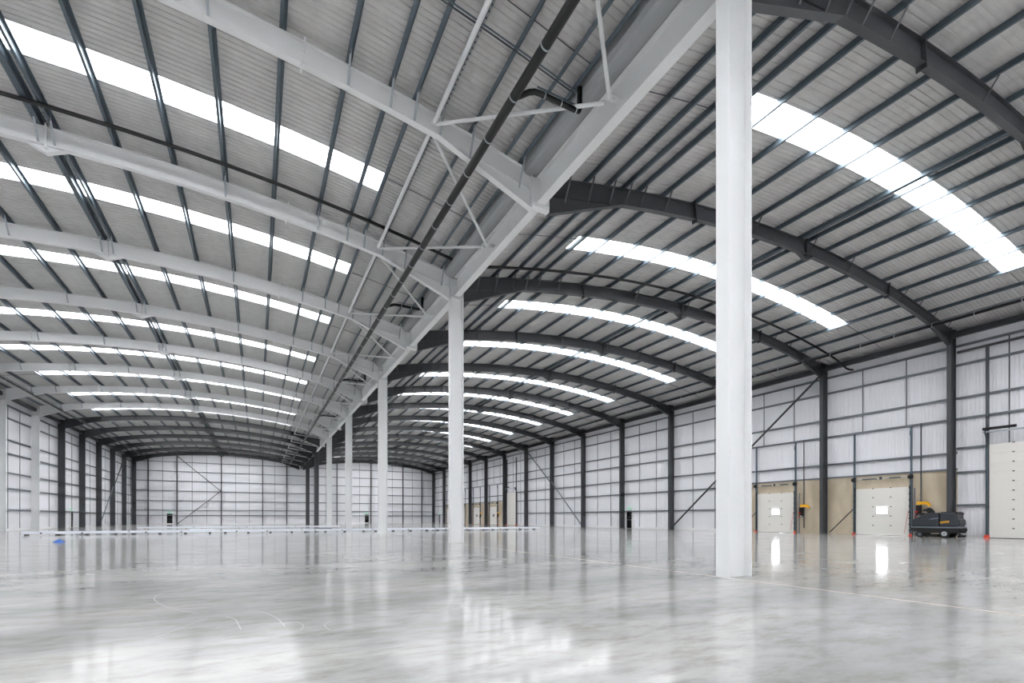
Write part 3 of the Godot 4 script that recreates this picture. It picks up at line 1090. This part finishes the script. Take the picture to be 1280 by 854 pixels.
func build_doors() -> void:
	tall_door(1, .27, .797, "tall pale sectional door at the picture's right edge")
	dock_door(2, 1, DOCKS[1], "white loading door with a small bright window beside the scrubber machine", true)
	dock_door(3, 2, DOCKS[2], "white loading door with a small bright window just right of the tallest column", true)
	tall_door(4, 8.52, 8.95, "tall pale sectional door far down the loading wall")
	dock_door(5, 9, DOCKS[9], "first white loading door beyond the far tall door", false)
	dock_door(6, 10, DOCKS[10], "second white loading door beyond the far tall door", false)
	dock_door(7, 11, DOCKS[11], "third white loading door beyond the far tall door, behind a white column", false)
	dock_door(8, 12, DOCKS[12], "farthest white loading door, near the corner with the gable", false)
	exit_door(9, W(RIGHT_WALL - .05, 0, dk(4.905)), -PI / 2, "black exit door with a green light midway along the loading wall")
	exit_door(10, W(RIGHT_WALL - .05, 0, dk(13.55)), -PI / 2, "black exit door in the last bay of the loading wall")
	exit_door(11, W(LEFT_WALL + .05, 0, dk(9.68)), PI / 2, "black exit door between dark columns opposite the loading wall")
	var d := dk(LAST) + .5
	exit_door(12, W(-15.5, 0, d), 0.0, "black exit door left of the K-brace on the far gable")
	exit_door(13, W(23.2, 0, d), 0.0, "black exit door on the far gable seen between the white columns")
	for q in [[1.245, "yellow swing-arm dock light behind the scrubber machine"], [2.25, "yellow swing-arm dock light on the tan wall beside the column"], [9.40, "yellow dock light beside the first far loading door"], [10.40, "yellow dock light beside the second far loading door"], [12.40, "yellow dock light beside the farthest loading door"]]:
		dock_light(W(RIGHT_WALL - .28, 0, dk(q[0])), q[1])
	# risers and slim posts beside the docks, short struts on the tan wall
	for q in [[1, "beside the scrubber machine"], [2, "beside the loading door next to the tallest column"]]:
		var k: int = q[0]
		var b := MB.new()
		b.tube([W(0, .42, 0), W(0, 7.65, 0)], .042, 10)
		single("riser_pipe", b.mesh(), M.dark_galvanised, "dark vertical pipe on the tan wall " + q[1], "pipe", W(RIGHT_WALL - .24, 0, dk(k + .232)))
		var c := MB.new()
		c.tube([W(0, 0, 0), W(0, 3.28, 0)], .045, 10)
		single("slim_post", c.mesh(), M.machine_stripe, "slim grey floor-standing post " + q[1], "post", W(RIGHT_WALL - .35, 0, dk(k + .272)))
		var e := MB.new()
		e.tube([W(0, .14, BAY * .985), W(0, 2.05, BAY * .755)], .04, 8)
		single("wall_strut", e.mesh(), M.dark_steel, "short dark strut slanting over the tan wall " + ("left of the door by the scrubber" if k == 1 else "left of the door by the tallest column"), "strut", W(RIGHT_WALL - .1, 0, dk(k)))
	# long header carrying the guides of the nearest tall door
	var hb := MB.new()
	hb.box(W(-.12, 0, 7.9), W(.0, .14, -8.0))
	single("door_header", hb.mesh(), M.dark_steel, "dark level header above the tall door at the picture's right edge", "beam", W(39.84, 11.76, dk(0)))

# ---------------------------------------------------------------- floor scrubber
func build_scrubber() -> void:
	# local: x across (towards the camera is -x), length along depth; u = 0 at the front (deepest), 2.6 at the rear
	var t := thing("floor_scrubber", "dark grey ride-on floor scrubber machine parked against the wall", "machine", W(38.55, 0, 16.42))
	var F := func(u: float, y: float, x: float) -> Vector3: return Vector3(x, y, u)
	var loft := func(outline: Array, half: float, inset: float) -> MB:
		# outline of [u, y] seen from the side, rounded towards both flanks
		var b := MB.new()
		var c := Vector2.ZERO
		for p in outline: c += Vector2(p[0], p[1])
		c /= outline.size()
		var rings := []
		for s in [[-half, inset], [-half + inset * .35, inset * .35], [-half + inset, 0.0], [half - inset, 0.0], [half - inset * .35, inset * .35], [half, inset]]:
			var ring := []
			for p in outline:
				var q := Vector2(p[0], p[1])
				var dir := (c - q).normalized()
				q += dir * s[1]
				ring.append(Vector3(s[0], q.y, q.x))
			rings.append(ring)
		var n := outline.size()
		for i in rings.size() - 1:
			for j in n:
				var l := (j + 1) % n
				var m: Vector3 = (rings[i][j] + rings[i][l] + rings[i + 1][l] + rings[i + 1][j]) * .25
				b.quad(rings[i][j], rings[i][l], rings[i + 1][l], rings[i + 1][j], m - Vector3((rings[i][j].x + rings[i + 1][j].x) * .5 * .6, c.y, c.x))
		for e in [0, rings.size() - 1]:
			for j in n:
				b.tri(rings[e][j], rings[e][(j + 1) % n], Vector3(rings[e][0].x, c.y, c.x), Vector3(rings[e][0].x, 0, 0))
		return b
	var shell = loft.call([[.06, .69], [.06, .95], [.12, 1.14], [.3, 1.26], [.6, 1.38], [.95, 1.52], [1.2, 1.56], [1.5, 1.56], [1.52, 1.1], [1.52, .69]], .52, .09)
	put(shell.mesh(), "nose_shell", M.machine_grey, t)
	var tank = loft.call([[1.53, .69], [1.53, 1.54], [1.75, 1.57], [2.28, 1.56], [2.4, 1.45], [2.4, 1.22], [2.5, 1.1], [2.53, .9], [2.45, .69]], .5, .09)
	put(tank.mesh(), "recovery_tank", M.machine_grey, t)
	var lid = loft.call([[1.56, 1.55], [1.6, 1.61], [2.3, 1.62], [2.42, 1.55], [2.44, 1.44], [2.34, 1.5], [2.2, 1.55]], .42, .02)
	put(lid.mesh(), "tank_lid", M.black, t)
	var band = loft.call([[.03, .6], [.03, .68], [2.48, .68], [2.52, .6]], .535, .03)
	put(band.mesh(), "bumper_band", M.machine_stripe, t)
	var low = loft.call([[0.0, .4], [0.0, .6], [2.54, .6], [2.58, .5], [2.5, .3], [2.1, .28], [.75, .28], [.3, .36]], .5, .05)
	put(low.mesh(), "chassis", M.rubber, t)
	# flank crease
	var cr := MB.new()
	cr.prism([F.call(.95, 1.12, -.525), F.call(1.2, 1.22, -.525), F.call(1.5, 1.25, -.525), F.call(1.5, 1.2, -.525), F.call(1.2, 1.14, -.525)], Vector3(.03, 0, 0))
	put(cr.mesh(), "flank_crease", M.machine_stripe, t)
	var badge := MB.new()
	badge.prism([F.call(1.56, .90, -.512), F.call(1.58, 1.0, -.512), F.call(2.02, 1.06, -.512), F.call(2.02, .95, -.512)], Vector3(.03, 0, 0))
	put(badge.mesh(), "badge", M.yellow, t)
	var bl := MB.new()
	bl.prism([F.call(1.6, .93, -.516), F.call(1.61, .965, -.516), F.call(1.98, 1.015, -.516), F.call(1.98, .98, -.516)], Vector3(.006, 0, 0))
	put(bl.mesh(), "badge_print", M.black, t)
	# operator place: console, steering wheel, lever
	var con = loft.call([[.38, 1.22], [.42, 1.5], [.5, 1.58], [.62, 1.5], [.78, 1.56], [1.02, 1.66], [1.06, 1.56], [.8, 1.36]], .22, .04)
	put(con.mesh(), "control_console", M.black, t)
	var wheel := MB.new()
	var ring := []
	for i in 17:
		var an := TAU * i / 16
		ring.append(Vector3(cos(an) * .2, 1.78 + sin(an) * .09, .68 + sin(an) * .18))
	wheel.tube(ring, .035, 8, false)
	put(wheel.mesh(), "steering_wheel", M.black, t)
	var stem := MB.new()
	stem.tube([Vector3(0, 1.5, .8), Vector3(0, 1.78, .68)], .045, 8)
	for an in [0.0, TAU / 3, TAU * 2 / 3]:
		stem.tube([Vector3(0, 1.78, .68), Vector3(cos(an) * .2, 1.78 + sin(an) * .09, .68 + sin(an) * .18)], .025, 6)
	put(stem.mesh(), "steering_column", M.black, t)
	var seat = loft.call([[.7, 1.6], [.72, 1.84], [.8, 1.9], [.92, 1.84], [1.06, 1.64]], .2, .04)
	put(seat.mesh(), "seat", M.rubber, t)
	var guard := MB.new()
	guard.tube([Vector3(-.3, 1.2, .16), Vector3(-.3, 1.42, .24), Vector3(-.3, 1.36, .5)], .035, 8)
	guard.tube([Vector3(.3, 1.2, .16), Vector3(.3, 1.42, .24), Vector3(.3, 1.36, .5)], .035, 8)
	put(guard.mesh(), "entry_rail", M.machine_grey, t)
	for q in [[.5, .19, -.44, .16], [.5, .19, .44, .16], [1.8, .25, -.47, .16], [1.8, .25, .47, .16]]:
		var wn := Node3D.new()
		wn.name = "wheel"
		t.add_child(wn, true)
		wn.position = Vector3(q[2], q[1], q[0])
		var ty := MB.new()
		var s := signf(q[2])
		ty.tube([Vector3(-q[3] / 2, 0, 0), Vector3(-q[3] / 2 + .02, 0, 0), Vector3(q[3] / 2 - .02, 0, 0), Vector3(q[3] / 2, 0, 0)], q[1], 20)
		put(ty.mesh(), "tyre", M.rubber, wn)
		var hb := MB.new()
		hb.tube([Vector3(s * (q[3] / 2 - .02), 0, 0), Vector3(s * (q[3] / 2 + .012), 0, 0)], q[1] * .58, 16)
		put(hb.mesh(), "hub", M.hub if q[0] > 1.0 else M.machine_stripe, wn)
		var nut := MB.new()
		nut.tube([Vector3(s * (q[3] / 2), 0, 0), Vector3(s * (q[3] / 2 + .03), 0, 0)], q[1] * .2, 10)
		put(nut.mesh(), "hub_cap", M.machine_stripe, wn)
	var sq := MB.new()
	sq.bar(Vector3(-.5, .1, 2.45), Vector3(.5, .1, 2.45), .05, .16)
	sq.bar(Vector3(-.48, .12, 2.52), Vector3(.48, .12, 2.52), .03, .06)
	sq.bar(Vector3(0, .25, 2.3), Vector3(0, .15, 2.48), .3, .05)
	put(sq.mesh(), "squeegee", M.rubber, t)
	var bd := MB.new()
	bd.box(Vector3(-.5, .04, .85), Vector3(.5, .2, 1.45))
	put(bd.mesh(), "brush_deck", M.rubber, t)
	var lb := MB.new()
	lb.box(Vector3(-.456, .33, .76), Vector3(-.45, .46, .92))
	put(lb.mesh(), "warning_label", M.timber, t)

# ---------------------------------------------------------------- things lying on the floor
func build_clutter() -> void:
	for i in 8:
		var x := -19.2 if i == 0 else -11.55 + (i - 1) * 6.02
		var where: String = ["beside the white wall columns, left of the gap", "just right of the gap by the white wall columns", "second from the white wall columns", "third from the white wall columns, below the far exit door", "in front of the far dark middle columns", "just behind the third white column", "fourth towards the loading wall, past the second white column", "nearest the loading wall"][i]
		var t := thing("packed_trim", "long white packed trim lying across the floor, %s" % where, "trim", W(x, 0, 46.2), "white trims laid in a row across the floor")
		for q in [-2.75, -1.1, .55, 2.2]:
			put(box_mesh(Vector3(.15, .10, .42)), "bearer", M.black, t, Vector3(q, 0, 0))
		var body := MB.new()
		body.box(Vector3(-2.98, .10, -.16), Vector3(2.98, .195, .17))
		put(body.mesh(), "trim_length", M.packed_white, t)
		var up := MB.new()
		up.box(Vector3(-2.95, .20, -.14), Vector3(2.9, .28, .14))
		put(up.mesh(), "trim_length", M.packed_white, t)
		for q in [-1.95, .3]:
			var s := MB.new()
			s.box(Vector3(q - .05, .10, .17), Vector3(q + .05, .195, .176))
			put(s.mesh(), "strap", M.black, t)
	for i in 4:
		var x := -9.5 + i * 5.6
		var where: String = ["leftmost", "second from left", "third from left", "rightmost"][i]
		var t := thing("floor_trim", "long white length lying on the floor near the far gable, %s of four" % where, "trim", W(x, 0, 70.0), "white lengths near the far gable")
		put(box_mesh(Vector3(5.4, .16, .3)), "length", M.packed_white, t, Vector3(0, .06, 0))
		for q in [-2.0, 2.0]:
			put(box_mesh(Vector3(.16, .06, .3)), "bearer", M.timber, t, Vector3(q, 0, 0))
	var bs := MB.new()
	bs.box(Vector3(-.75, .281, -.12), Vector3(.75, .345, .12))
	single("black_bundle", bs.mesh(), M.black, "flat black bundle lying on the white trims before the dark middle columns", "bundle", W(5.2, 0, 46.2))
	var wb := MB.new()
	wb.box(Vector3(-.75, .281, -.13), Vector3(.75, .37, .13))
	single("white_bundle", wb.mesh(), M.packed_white, "short white bundle lying on top of the long trims below the far exit door", "bundle", W(-3.95, 0, 46.2))
	# crumpled blue sheet
	var cl := MB.new()
	var hgt := [[0.0, 0.0, 0.0, 0.0, 0.0], [0.0, .07, .05, .09, 0.0], [0.0, .10, .17, .12, 0.0], [0.0, .06, .10, .07, 0.0], [0.0, 0.0, 0.0, 0.0, 0.0]]
	var pt := func(i: int, j: int) -> Vector3:
		return Vector3((i - 2) * .11 + sin(j * 2.1) * .03, hgt[i][j] + .002, (j - 2) * .11 + cos(i * 1.7) * .03)
	for i in 4:
		for j in 4:
			cl.tri(pt.call(i, j), pt.call(i + 1, j), pt.call(i + 1, j + 1), Vector3.UP)
			cl.tri(pt.call(i, j), pt.call(i + 1, j + 1), pt.call(i, j + 1), Vector3.UP)
	single("blue_rag", cl.mesh(), M.blue, "small crumpled blue rag on the open floor", "rag", W(-8.9, 0, 32.7))
